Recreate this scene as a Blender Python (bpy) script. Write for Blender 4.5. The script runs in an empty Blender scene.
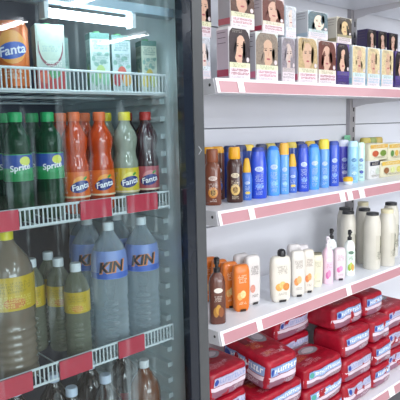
import bpy, math, random
from mathutils import Vector, Matrix
R = random.Random(7)
scene = bpy.context.scene
col = scene.collection
PI = math.pi

# ------------------------------------------------------------------ materials
def lin(h):
    h = h.lstrip('#')
    v = [int(h[i:i+2], 16) / 255 for i in (0, 2, 4)]
    return tuple(c / 12.92 if c <= .04045 else ((c + .055) / 1.055) ** 2.4 for c in v) + (1,)

def mat(name, hexc, rough=.45, metal=0, spec=.5, var=.08, scale=18, bump=0, coat=0, emit=None, estr=0):
    m = bpy.data.materials.new(name); m.use_nodes = True
    nt = m.node_tree; b = nt.nodes['Principled BSDF']
    c = lin(hexc)
    tc = nt.nodes.new('ShaderNodeTexCoord'); n = nt.nodes.new('ShaderNodeTexNoise')
    n.inputs['Scale'].default_value = scale; n.inputs['Detail'].default_value = 3
    nt.links.new(tc.outputs['Object'], n.inputs['Vector'])
    mx = nt.nodes.new('ShaderNodeMix'); mx.data_type = 'RGBA'
    mx.inputs['A'].default_value = tuple(x * (1 - var) for x in c[:3]) + (1,)
    mx.inputs['B'].default_value = tuple(min(1, x * (1 + var)) for x in c[:3]) + (1,)
    nt.links.new(n.outputs['Fac'], mx.inputs['Factor'])
    nt.links.new(mx.outputs['Result'], b.inputs['Base Color'])
    b.inputs['Roughness'].default_value = rough; b.inputs['Metallic'].default_value = metal
    b.inputs['Specular IOR Level'].default_value = spec; b.inputs['Coat Weight'].default_value = coat
    if bump:
        bp = nt.nodes.new('ShaderNodeBump'); bp.inputs['Strength'].default_value = bump
        bp.inputs['Distance'].default_value = .004
        nt.links.new(n.outputs['Fac'], bp.inputs['Height']); nt.links.new(bp.outputs['Normal'], b.inputs['Normal'])
    if emit:
        b.inputs['Emission Color'].default_value = lin(emit); b.inputs['Emission Strength'].default_value = estr
    return m

def clear(name, tint, solid, fac=.3, rough=.12):
    """thin clear plastic: part see-through, part tinted body, glossy on top"""
    m = bpy.data.materials.new(name); m.use_nodes = True
    nt = m.node_tree; b = nt.nodes['Principled BSDF']; out = nt.nodes['Material Output']
    b.inputs['Base Color'].default_value = lin(solid); b.inputs['Roughness'].default_value = rough
    t = nt.nodes.new('ShaderNodeBsdfTransparent'); t.inputs['Color'].default_value = lin(tint)
    lw = nt.nodes.new('ShaderNodeLayerWeight'); lw.inputs['Blend'].default_value = .35
    mr = nt.nodes.new('ShaderNodeMapRange'); mr.inputs['To Min'].default_value = fac; mr.inputs['To Max'].default_value = min(1, fac + .55)
    nt.links.new(lw.outputs['Facing'], mr.inputs['Value'])
    mx = nt.nodes.new('ShaderNodeMixShader')
    nt.links.new(mr.outputs['Result'], mx.inputs['Fac'])
    nt.links.new(t.outputs[0], mx.inputs[1]); nt.links.new(b.outputs[0], mx.inputs[2])
    nt.links.new(mx.outputs[0], out.inputs['Surface'])
    return m

def door_glass(name):
    """cooler door pane: clear, reflective, with a smeared film whose pale streaks paint in haze and reflections"""
    m = bpy.data.materials.new(name); m.use_nodes = True
    nt = m.node_tree; nt.nodes.remove(nt.nodes['Principled BSDF']); out = nt.nodes['Material Output']
    t = nt.nodes.new('ShaderNodeBsdfTransparent'); t.inputs['Color'].default_value = (.84, .93, .95, 1)
    g = nt.nodes.new('ShaderNodeBsdfGlossy'); g.inputs['Roughness'].default_value = .02
    fr = nt.nodes.new('ShaderNodeFresnel'); fr.inputs['IOR'].default_value = 1.5
    mx = nt.nodes.new('ShaderNodeMixShader')
    nt.links.new(fr.outputs[0], mx.inputs['Fac']); nt.links.new(t.outputs[0], mx.inputs[1]); nt.links.new(g.outputs[0], mx.inputs[2])
    d = nt.nodes.new('ShaderNodeBsdfDiffuse'); d.inputs['Color'].default_value = (.66, .84, .9, 1)  # pale diffuse layer paints haze and streaky reflections along with the smears
    tc = nt.nodes.new('ShaderNodeTexCoord'); mp = nt.nodes.new('ShaderNodeMapping')
    mp.inputs['Scale'].default_value = (45, 1, 1.6); nt.links.new(tc.outputs['Object'], mp.inputs['Vector'])
    n1 = nt.nodes.new('ShaderNodeTexNoise'); n1.inputs['Scale'].default_value = 1.4; n1.inputs['Detail'].default_value = 4
    nt.links.new(mp.outputs[0], n1.inputs['Vector'])
    n2 = nt.nodes.new('ShaderNodeTexNoise'); n2.inputs['Scale'].default_value = 5; n2.inputs['Detail'].default_value = 3
    n2.inputs['Distortion'].default_value = 1.2
    nt.links.new(tc.outputs['Object'], n2.inputs['Vector'])
    mu = nt.nodes.new('ShaderNodeMath'); mu.operation = 'MULTIPLY'
    nt.links.new(n1.outputs['Fac'], mu.inputs[0]); nt.links.new(n2.outputs['Fac'], mu.inputs[1])
    mr = nt.nodes.new('ShaderNodeMapRange'); mr.inputs['From Min'].default_value = .27; mr.inputs['From Max'].default_value = .46
    mr.inputs['To Min'].default_value = HAZE_FILM[0]; mr.inputs['To Max'].default_value = HAZE_FILM[1]
    nt.links.new(mu.outputs[0], mr.inputs['Value'])
    m2 = nt.nodes.new('ShaderNodeMixShader')
    nt.links.new(mr.outputs[0], m2.inputs['Fac']); nt.links.new(mx.outputs[0], m2.inputs[1]); nt.links.new(d.outputs[0], m2.inputs[2])
    nt.links.new(m2.outputs[0], out.inputs['Surface'])
    return m
HAZE_FILM = (.003, .17)

MC = {}
def M(hexc, **k):
    key = (hexc,) + tuple(sorted(k.items()))
    if key not in MC: MC[key] = mat('mat_' + hexc.strip('#') + '_' + str(len(MC)), hexc, **k)
    return MC[key]

# ------------------------------------------------------------------ mesh building
class MB:
    def __init__(s): s.v = []; s.f = []; s.m = []; s.mats = []; s.smooth = []
    def mi(s, m):
        if m not in s.mats: s.mats.append(m)
        return s.mats.index(m)
    def add(s, vs, fs, m, smooth=True):
        o = len(s.v); s.v += [tuple(v) for v in vs]; k = s.mi(m)
        for f in fs: s.f.append([i + o for i in f]); s.m.append(k); s.smooth.append(smooth)
    def box(s, x0, x1, y0, y1, z0, z1, m):
        vs = [(x, y, z) for z in (z0, z1) for y in (y0, y1) for x in (x0, x1)]
        s.add(vs, [(0,2,3,1), (4,5,7,6), (0,1,5,4), (2,6,7,3), (0,4,6,2), (1,3,7,5)], m, False)
    def prism(s, prof, x0, x1, m):
        """profile in (y, z) pushed along x"""
        n = len(prof)
        vs = [(x0, y, z) for y, z in prof] + [(x1, y, z) for y, z in prof]
        fs = [tuple(range(n))[::-1], tuple(range(n, 2 * n))] + [(i, (i + 1) % n, n + (i + 1) % n, n + i) for i in range(n)]
        s.add(vs, fs, m, False)
    def rod(s, a, b, r, m, k=6):
        a = Vector(a); b = Vector(b); d = (b - a).normalized()
        u = d.orthogonal().normalized(); w = d.cross(u)
        vs = [tuple(p + (u * math.cos(2*PI*i/k) + w * math.sin(2*PI*i/k)) * r) for p in (a, b) for i in range(k)]
        s.add(vs, [(i, (i+1) % k, k + (i+1) % k, k + i) for i in range(k)] + [tuple(range(k))[::-1], tuple(range(k, 2*k))], m)
    def loft(s, prof, m, n=2, k=28, cap=True):
        """prof: list of (z, half width, half depth)"""
        vs = []
        for z, a, b in prof:
            for i in range(k):
                t = 2 * PI * i / k
                vs.append(sup(a, b, n, t) + (z,))
        fs = []
        for j in range(len(prof) - 1):
            for i in range(k):
                i2 = (i + 1) % k
                fs.append((j*k+i, j*k+i2, (j+1)*k+i2, (j+1)*k+i))
        if cap: fs += [tuple(range(k))[::-1], tuple(range((len(prof)-1)*k, len(prof)*k))]
        s.add(vs, fs, m)
    # printed things, laid on a surface map S(u, v, off) -> point
    def rect(s, S, u0, u1, v0, v1, m, off=.0006, nu=1, nv=1):
        vs = [S(u0 + (u1-u0)*i/nu, v0 + (v1-v0)*j/nv, off) for j in range(nv+1) for i in range(nu+1)]
        s.add(vs, [(j*(nu+1)+i, j*(nu+1)+i+1, (j+1)*(nu+1)+i+1, (j+1)*(nu+1)+i) for j in range(nv) for i in range(nu)], m)
    def oval(s, S, cu, cv, ru, rv, m, off=.0008, k=18, rot=0, rings=3):
        vs = [S(cu, cv, off)]; c, q = math.cos(rot), math.sin(rot)
        for r in range(1, rings + 1):
            for i in range(k):
                x = ru * r / rings * math.cos(2*PI*i/k); y = rv * r / rings * math.sin(2*PI*i/k)
                vs.append(S(cu + x*c - y*q, cv + x*q + y*c, off))
        fs = [(0, 1 + i, 1 + (i+1) % k) for i in range(k)]
        for r in range(rings - 1):
            for i in range(k):
                a = 1 + r*k; fs.append((a + i, a + k + i, a + k + (i+1) % k, a + (i+1) % k))
        s.add(vs, fs, m)
    def poly(s, S, pts, m, off=.0008):
        s.add([S(u, v, off) for u, v in pts], [tuple(range(len(pts)))], m)
    def marks(s, S, u0, u1, v0, v1, m, off=.0012, rows=1, seed=1, fill=.8):
        """rows of small unreadable print strokes"""
        r = random.Random(seed)
        if fill < 1: rows = max(rows, math.ceil((v1 - v0) / .0065))
        rh = (v1 - v0) / rows
        for j in range(rows):
            u = u0 + (u1 - u0) * (0 if rows == 1 else r.uniform(0, .15)); h = rh * .68
            vb = v1 - (j + 1) * rh + rh * .15
            while u < u1 - h * .3:
                w = h * r.uniform(.45, .8)
                if r.random() < fill:
                    t = h * .26; k = r.randrange(4)
                    if k in (0, 1, 3): s.rect(S, u, u + t, vb, vb + h, m, off)
                    if k in (0, 2): s.rect(S, u, u + w, vb + h - t, vb + h, m, off)
                    if k in (1, 2): s.rect(S, u, u + w, vb, vb + t, m, off)
                    if k == 3: s.rect(S, u, u + w, vb + h*.4, vb + h*.4 + t, m, off)
                    if k == 2: s.rect(S, u + w*.5 - t/2, u + w*.5 + t/2, vb, vb + h, m, off)
                u += w + h * .22
    def text(s, S, word, cu, cv, size, m, off=.0014, rot=0, grow=0, shear=0):
        c = bpy.data.curves.new('lettering', 'FONT'); c.body = word; c.size = size
        c.align_x = 'CENTER'; c.align_y = 'CENTER'; c.offset = grow; c.resolution_u = 3; c.shear = shear
        o = bpy.data.objects.new('lettering', c); col.objects.link(o)
        dg = bpy.context.evaluated_depsgraph_get(); me = o.evaluated_get(dg).to_mesh()
        q, w = math.cos(rot), math.sin(rot)
        s.add([S(cu + v.co.x*q - v.co.y*w, cv + v.co.x*w + v.co.y*q, off) for v in me.vertices],
              [tuple(p.vertices) for p in me.polygons], m)
        o.evaluated_get(dg).to_mesh_clear(); bpy.data.objects.remove(o); bpy.data.curves.remove(c)
    def build(s, name, parent=None, sharp=40):
        me = bpy.data.meshes.new(name); me.from_pydata(s.v, [], s.f)
        for m in s.mats: me.materials.append(m)
        me.polygons.foreach_set('material_index', s.m); me.polygons.foreach_set('use_smooth', s.smooth)
        me.validate(); me.update()
        me.set_sharp_from_angle(angle=math.radians(sharp))
        o = bpy.data.objects.new(name, me); col.objects.link(o)
        if parent: o.parent = parent
        return o

def sup(a, b, n, t):
    c, s_ = math.cos(t), math.sin(t)
    x = a * math.copysign(abs(s_) ** (2/n), s_); y = -b * math.copysign(abs(c) ** (2/n), c)
    return (x, y)
def interp(prof, z):
    for (z0, a0, b0), (z1, a1, b1) in zip(prof, prof[1:]):
        if z0 <= z <= z1:
            t = 0 if z1 == z0 else (z - z0) / (z1 - z0)
            return a0 + (a1-a0)*t, b0 + (b1-b0)*t
    return prof[-1][1:] if z > prof[-1][0] else prof[0][1:]
def on_loft(prof, n=2):
    def S(u, v, off):
        a, b = interp(prof, v)
        if n == 2:
            t = u / max(a, .004); return ((a+off)*math.sin(t), -(b+off)*math.cos(t), v)
        q = max(-.97, min(.97, u / a))
        return (u, -b * (1 - abs(q)**n) ** (1/n) - off, v)
    return S
def flat_front(d, w=None, h=None):
    if w is None: return lambda u, v, off: (u, -d/2 - off, v)
    return lambda u, v, off: (max(-w/2 + .001, min(w/2 - .001, u)), -d/2 - off, max(.002, min(h*.985, v)))
def flat_left(w): return lambda u, v, off: (-w/2 - off, -u, v)
def flat_top(h): return lambda u, v, off: (u, v, h + off)

def root(name, label, cat, loc, rz=0, group=None):
    o = bpy.data.objects.new(name, None); o.empty_display_size = .03; col.objects.link(o)
    o.location = loc; o.rotation_euler = (0, 0, rz)
    o['label'] = label; o['category'] = cat
    if group: o['group'] = group
    return o
def copy_tree(o, parent=None):
    c = o.copy(); col.objects.link(c)
    if parent: c.parent = parent
    for ch in list(o.children): copy_tree(ch, c)
    return c
def again(src, label, loc, rz=None, group=None):
    c = copy_tree(src); c.location = loc
    if rz is not None: c.rotation_euler = (0, 0, rz)
    c['label'] = label
    if group: c['group'] = group
    return c
def structure(o): o['kind'] = 'structure'; return o
rad = math.radians

# ------------------------------------------------------------------ the room
CEIL = 2.9
def slab(name, x0, x1, y0, y1, z0, z1, m):
    b = MB(); b.box(x0, x1, y0, y1, z0, z1, m); return structure(b.build(name))
wallm = mat('wall_paint', '#c9c9cc', rough=.8, var=.03, scale=6)
slab('floor', -4.5, 9.5, -9.5, 1.9, -.06, 0, mat('floor_tile', '#a9a49b', rough=.35, var=.1, scale=5))
slab('ceiling', -4.5, 9.5, -9.5, 1.9, CEIL, CEIL + .06, mat('ceiling_paint', '#d4d6d8', rough=.85, var=.02))
slab('wall_back', -4.5, 9.5, 1.78, 1.9, 0, CEIL, wallm)
slab('wall_front', -4.5, 9.5, -9.5, -9.4, 0, CEIL, mat('wall_dark_far', '#5c6066', rough=.8))  # colour darkened so the cooler door reflects a dark shop
slab('wall_left', -4.5, -4.4, -9.4, 1.78, 0, CEIL, wallm)
slab('wall_right', 9.4, 9.5, -9.4, 1.78, 0, CEIL, mat('wall_dark_side', '#3c4046', rough=.8))  # darkened likewise, to keep reflections in the glass dark

# ceiling tube lamps down the shop (seen only as reflections and by their light)
tube_m = mat('lamp_tube', '#ffffff', emit='#f2f8ff', estr=6)
first = None
lamps = [(x, y) for y in (-.75, -3.2, -5.5) for x in (-3.4, -1.4, 1.3, 3.4, 5.35)]  # leftmost column is added, unseen, to brighten the cooler's side wall
for x, y in lamps:
    if first is None:
        r0 = root('ceiling_light', 'ceiling tube light in the row over the aisle', 'ceiling light', (x, y, CEIL - .09), 0, 'ceiling tube lights over the aisle')
        b = MB(); b.box(-.07, .07, -.63, .63, .02, .09, M('#dfe2e4', rough=.4)); b.build('housing', r0)
        b = MB(); b.rod((0, -.6, 0), (0, .6, 0), .02, tube_m, 10); b.build('tube', r0)
        first = r0
    else: again(first, 'ceiling tube light in the row over the aisle', (x, y, CEIL - .09), 0)
    l = bpy.data.lights.new('tube_glow', 'AREA'); l.shape = 'RECTANGLE'; l.size = .16; l.size_y = 1.2
    l.energy = {-.75: 22, -3.2: 36, -5.5: 40}[y] * (1.9 if x < 0 else .9); l.color = (.93, .965, 1)  # left-hand lamps boosted to light the cooler wall
    lo = bpy.data.objects.new('tube_glow', l); col.objects.link(lo); lo.location = (x, y, CEIL - .12)
    lo['kind'] = 'structure'

# unseen shop front window, added opposite the shelving for low frontal light
b = MB()
for x in (-2.9, -1.3, .3, 1.9, 3.5): b.box(x - .03, x + .03, -9.4, -9.36, .5, 2.5, M('#c8cacc'))
b.box(-2.9, 3.5, -9.4, -9.36, .46, .52, M('#c8cacc')); b.box(-2.9, 3.5, -9.4, -9.36, 2.48, 2.54, M('#c8cacc'))
structure(b.build('added_window_1'))
l = bpy.data.lights.new('fill_light', 'AREA'); l.shape = 'RECTANGLE'; l.size = 6.4; l.size_y = 1.9
l.energy = 380; l.color = (.94, .96, 1)
lo = bpy.data.objects.new('fill_light', l); col.objects.link(lo); lo.location = (.3, -9.33, 1.5); lo.rotation_euler = (rad(90), 0, 0); lo['kind'] = 'structure'

# ------------------------------------------------------------------ the wall shelving
ZA, ZB, ZC, ZD = 1.56, 1.14, .737, .15
YF, YB = 1.26, 1.64
XL, XM, XR = 1.235, 2.57, 3.9
board_m = mat('shelf_white', '#e9ecf4', rough=.35, var=.03)
panel_m = mat('back_panel_white', '#dfe1e8', rough=.45, var=.03, scale=5)
pink_m = mat('price_insert_pink', '#b98890', rough=.3, var=.08, scale=9)
lip_m = M('#e6e0e6', rough=.3)
tag_m = M('#f4f2f4')
slot_m = M('#2a2a2e')
gon = root('wall_shelving', 'white metal wall shelving with pink price rails, right of the cooler', 'shelving', (XL, YB, 0))
def part(b, name, parent=gon):
    o = b.build(name, parent); 
    if parent is gon: o.location = (-XL, -YB, 0)
    return o
b = MB()
seams = [.1, .2, .6, 1.0, 1.4, 1.8, 2.2]
for x0, x1 in ((XL, XM - .001), (XM + .001, XR)):
    for z0, z1 in zip(seams, seams[1:]): b.box(x0, x1, YB, YB + .018, z0 + .0025, z1 - .0025, panel_m)
    b.box(x0, x1, YB + .019, YB + .024, .1, 2.2, M('#8d8f98'))
part(b, 'back_panel')
for x in (XL + .014, XM, XR - .014):
    b = MB(); b.box(x - .026, x + .026, YB - .022, YB - .0005, 0, 2.22, M('#a29fa2', rough=.4))
    z = .3
    while z < 2.18:
        b.box(x + .004, x + .014, YB - .0226, YB - .021, z, z + .026, slot_m); z += .053
    part(b, 'upright')
def shelf(x0, x1, z, name='shelf', tags=(), base=False):
    b = MB()
    b.prism([(YF + .012, z - .002), (YF + .012, z), (YB - .024, z), (YB - .024, z - .03), (YF + .006, z - .03)], x0 + .003, x1 - .003, board_m)
    s = b.build(name, gon); s.location = (-XL, -YB, 0)
    b = MB()
    h = .045
    b.prism([(YF + .012, z - .001), (YF + .008, z + .001), (YF - .004, z - h), (YF + .004, z - h - .002)], x0 + .003, x1 - .003, lip_m)
    b.build('price_rail', s)
    b = MB()
    b.prism([(YF + .0065, z - .008), (YF + .0052, z - .008), (YF - .004, z - h + .002), (YF - .003, z - h + .002)], x0 + .016, x1 - .006, pink_m)
    b.build('price_insert', s)
    for xt, wt in tags:
        b = MB()
        b.prism([(YF + .0045, z - .007), (YF + .0028, z - .007), (YF - .0063, z - h + .003), (YF - .005, z - h + .003)], xt, xt + wt, tag_m)
        Sx = lambda u, v, off: (xt + u, YF + .0025 - (.0366 - v) * .2466 - off, z - .007 - (.0366 - v))
        b.marks(Sx, .004, wt - .003, .01, .026, M('#b9b4bd'), .0006, 2, int(xt * 100))
        b.build('price_tag', s)
    if not base:
        for xb in (x0 + .001, x1 - .004):
            b = MB()
            b.prism([(YF + .014, z - .001), (YB - .024, z - .001), (YB - .024, z - .075), (YB - .1, z - .06), (YF + .004, z - .047)], xb, xb + .003, M('#cfcdd2', rough=.35))
            for yh in (YF + .03,):
                b.rod((xb - .0004, yh, z - .02), (xb + .001, yh, z - .02), .005, slot_m, 10)
            b.build('bracket', s)
    else:
        b = MB(); b.box(x0 + .003, x1 - .003, YF + .03, YF + .04, .003, z - .03, M('#55545a')); b.build('kick_plate', s)
    return s
shelf(XL, XM, ZA, tags=((1.333, .028), (2.40, .035)))
shelf(XL, XM, ZB, tags=((1.378, .028), (1.918, .036), (1.972, .036), (2.06, .04)))
shelf(XL, XM, ZC, tags=((1.413, .027), (1.975, .034)))
shelf(XL, XM, 2.0); shelf(XM, XR, 2.0)
shelf(XL, XM, ZD, 'base_shelf', tags=((2.35, .05),), base=True)
for z in (ZA, ZB, ZC): shelf(XM, XR, z, tags=((XM + .3, .045),))
shelf(XM, XR, ZD, 'base_shelf', base=True)
b = MB(); b.box(2.497, 2.545, YB - .026, YB - .022, 1.30, 1.345, M('#8fd8b0')); b.marks(lambda u, v, o: (2.50 + u, YB - .026 - o, 1.305 + v), 0, .04, 0, .034, M('#3f8f68'), .0006, 2, 5)
part(b, 'price_card')['label'] = 'small green card'

# ------------------------------------------------------------------ hair dye boxes (top shelf)
SK = ['#c9a08a', '#d4ad97', '#bd927a', '#cfa996']
def portrait(b, S, cu, cv, w, h, hair, skin, seed=0):
    """printed photograph of a woman's head and hair"""
    r = random.Random(seed); k = lambda c, v=.22: M(c, rough=.35, var=v, scale=160)
    b.poly(S, [(cu - w*.42, cv - h*.52), (cu + w*.42, cv - h*.52), (cu + w*.3, cv - h*.3), (cu - w*.3, cv - h*.3)], k(hair), .0008)
    b.oval(S, cu, cv + h*.10, w*.44, h*.42, k(hair, .5), .0009, 20)
    for sx in (-1, 1):
        b.oval(S, cu + sx*w*.29, cv - h*.16, w*.20, h*.36, k(hair, .5), .0010, 16, rot=sx*.15)
    b.poly(S, [(cu - w*.11, cv - h*.5), (cu + w*.13, cv - h*.5), (cu + w*.09, cv - h*.12), (cu - w*.09, cv - h*.12)], k(skin), .0012)
    t = r.uniform(-.2, .2)
    b.oval(S, cu + w*.02, cv - h*.0, w*.21, h*.29, k(skin, .1), .0014, 20, rot=t)
    for dx in (-.095, .10):
        x = cu + w*(.02 + dx); y = cv + h*.05 + dx*t*w
        b.oval(S, x, y, w*.046, h*.016, k('#4b3632'), .0017, 8)
        b.rect(S, x - w*.055, x + w*.055, y + h*.035, y + h*.047, k('#6a4a40'), .0017)
    b.poly(S, [(cu + w*.005, cv - h*.07), (cu + w*.045, cv - h*.07), (cu + w*.028, cv + h*.03)], k('#c89a86'), .0017)
    b.oval(S, cu + w*.025, cv - h*.145, w*.07, h*.022, k('#a8525e'), .0017, 10)
    for j in range(5):       # locks of hair falling over forehead and cheeks
        q = -1 if j < 2 else 1
        b.oval(S, cu + q*w*r.uniform(.15, .24), cv + h*r.uniform(-.2, .22), w*.055, h*r.uniform(.14, .24), k(hair, .5), .0019, 10, rot=q*r.uniform(-.1, .45))

def dye_box(loc, w, d, h, style, label, rz=0, group='hair dye boxes on the top shelf'):
    o = root('hair_dye_box', label, 'box', loc, rz, group)
    body, side, band, hair, skin, bg, capt = style
    foot = body if body[1] in '34' else '#e8dce2'
    b = MB(); b.box(-w/2, w/2, -d/2, d/2, 0, h, M(body, rough=.3))
    Sl = flat_left(w)
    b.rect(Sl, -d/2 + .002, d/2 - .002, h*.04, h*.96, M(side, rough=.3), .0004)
    b.rect(Sl, -d/2 + .001, d/2 - .001, h*.07, h*.2, M(band, rough=.3), .0008)
    for q in (.70, .80, .9): b.rect(Sl, -d/2 + .006, d/2 - .012, h*q, h*(q + .012), M('#5b4a55'), .0008)
    b.build('carton', o)
    S = flat_front(d, w, h)
    p = MB()
    p.rect(S, -w/2 + .001, w/2 - .001, h*.02, h*.985, M(bg, rough=.3), .0004)
    q = R.uniform(-.06, .06)
    portrait(p, S, w*q, h*(.62 + R.uniform(-.03, .03)), w*1.22, h*.92, hair, skin, int(loc[0]*1000))
    p.rect(S, -w/2 + .002, w/2 - .002, h*.235, h*.335, M(capt, rough=.3), .002)
    p.marks(S, -w*.36, w*.3, h*.245, h*.325, M('#8b8a62'), .0024, 1, 3)
    p.rect(S, -w/2 + .002, w/2 - .002, h*.02, h*.235, M(foot, rough=.3), .002)
    p.marks(S, -w*.42, w*.40, h*.09, h*.225, M(band, rough=.3), .0024, 2, 4, 1)
    p.marks(S, -w*.4, w*.2, h*.035, h*.075, M('#a8a0a8', rough=.3), .0024, 1, 14)
    p.oval(S, w*.37, h*.40, w*.07, h*.05, M('#d8ccd0'), .0024, 12)
    p.marks(S, -w*.36, w*.1, h*.9, h*.96, M('#a9a39a'), .0024, 1, 8)
    p.build('front_print', o)
    return o
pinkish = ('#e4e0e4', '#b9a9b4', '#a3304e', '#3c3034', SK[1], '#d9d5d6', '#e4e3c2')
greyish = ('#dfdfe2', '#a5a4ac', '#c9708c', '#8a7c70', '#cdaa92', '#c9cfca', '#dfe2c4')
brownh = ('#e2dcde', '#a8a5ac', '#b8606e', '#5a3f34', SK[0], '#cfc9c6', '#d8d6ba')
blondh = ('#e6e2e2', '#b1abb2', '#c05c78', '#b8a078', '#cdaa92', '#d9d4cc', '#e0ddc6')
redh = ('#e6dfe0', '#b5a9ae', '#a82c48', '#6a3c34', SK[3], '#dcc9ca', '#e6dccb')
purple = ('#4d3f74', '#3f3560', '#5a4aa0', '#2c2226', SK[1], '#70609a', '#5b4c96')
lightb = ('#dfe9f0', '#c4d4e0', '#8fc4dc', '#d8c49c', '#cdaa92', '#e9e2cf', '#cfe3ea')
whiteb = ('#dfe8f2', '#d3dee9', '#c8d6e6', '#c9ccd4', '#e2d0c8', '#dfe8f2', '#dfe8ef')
D = .055
def shelfbox(x0, x1, yf, h, style, label, z=ZA, d=D): return dye_box(((x0+x1)/2, yf + d/2, z), x1 - x0, d, h, style, label)
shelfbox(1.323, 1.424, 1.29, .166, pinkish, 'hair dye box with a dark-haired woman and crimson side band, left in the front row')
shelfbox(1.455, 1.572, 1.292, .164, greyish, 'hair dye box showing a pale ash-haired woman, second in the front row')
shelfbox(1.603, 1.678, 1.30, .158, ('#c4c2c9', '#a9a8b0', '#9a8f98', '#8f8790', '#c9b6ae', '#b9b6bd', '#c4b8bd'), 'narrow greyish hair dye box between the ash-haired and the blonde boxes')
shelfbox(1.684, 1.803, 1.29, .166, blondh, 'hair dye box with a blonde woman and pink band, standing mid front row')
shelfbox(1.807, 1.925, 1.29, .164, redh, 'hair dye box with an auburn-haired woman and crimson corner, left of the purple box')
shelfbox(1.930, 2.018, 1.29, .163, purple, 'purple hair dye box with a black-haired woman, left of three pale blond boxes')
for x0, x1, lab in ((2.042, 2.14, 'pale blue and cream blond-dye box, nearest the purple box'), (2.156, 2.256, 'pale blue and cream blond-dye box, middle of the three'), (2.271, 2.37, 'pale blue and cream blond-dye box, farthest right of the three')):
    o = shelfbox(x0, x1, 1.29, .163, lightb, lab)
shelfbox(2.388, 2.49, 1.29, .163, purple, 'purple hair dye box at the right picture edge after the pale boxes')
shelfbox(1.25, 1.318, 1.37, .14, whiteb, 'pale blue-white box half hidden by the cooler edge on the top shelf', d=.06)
# upper row standing on the front row
shelfbox(1.245, 1.327, 1.372, .15, pinkish, 'hair dye box with pink foot, stacked on the pale box beside the cooler', z=ZA + .14)
shelfbox(1.335, 1.45, 1.292, .15, brownh, 'stacked hair dye box with a brown-haired woman, above the dark-haired one', z=ZA + .166)
shelfbox(1.492, 1.609, 1.294, .118, redh, 'stacked hair dye box with a laughing face, above the ash-haired one', z=ZA + .164)
shelfbox(1.625, 1.684, 1.30, .11, whiteb, 'narrow white and pink box stacked above the narrow greyish box', z=ZA + .1585)
shelfbox(1.745, 1.870, 1.292, .10, ('#e4e6ea', '#b9bcc2', '#9fb4c4', '#5d7078', '#e8d6c4', '#b4c8d2', '#c7d5da'), 'short stacked box with a pale face on blue-grey, above the blonde and auburn ones', z=ZA + .1665)
shelfbox(1.932, 2.035, 1.292, .10, ('#e6e2d8', '#b9b4aa', '#8d8468', '#4c4238', '#d8bc8c', '#b6ae98', '#a9a083'), 'short stacked box with a golden face, on top of the purple box', z=ZA + .1635)
for i, (x0, x1, lab) in enumerate(((2.50, 2.585, 'plain dark violet box at the back, first right of the upright'), (2.60, 2.69, 'dark violet box at the back with a portrait, middle of the violet stack tops'), (2.705, 2.80, 'dark violet box at the back with a portrait, last of the violet stack tops'))):
    shelfbox(x0, x1, 1.50, .163, purple, ['lower violet box under the first violet box at the back', 'lower violet box under the middle violet box at the back', 'lower violet box under the last violet box at the back'][i])
    shelfbox(x0, x1, 1.50, .135, ('#3b2f58', '#352a50', '#43356c', '#1f181c', SK[3], '#352a52', '#43356c'), lab, z=ZA + .1635)

# ------------------------------------------------------------------ bottle makers
def round_prof(r, h, neck=.35, shoulder=.82):
    return [(0, r*.9, r*.9), (.004, r, r), (h*shoulder, r, r), (h*(shoulder+.07), r*.9, r*.9), (h, r*neck, r*neck)]
def ell(a, bb, pts): return [(z, a*k, bb*k) for z, k in pts]

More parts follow.
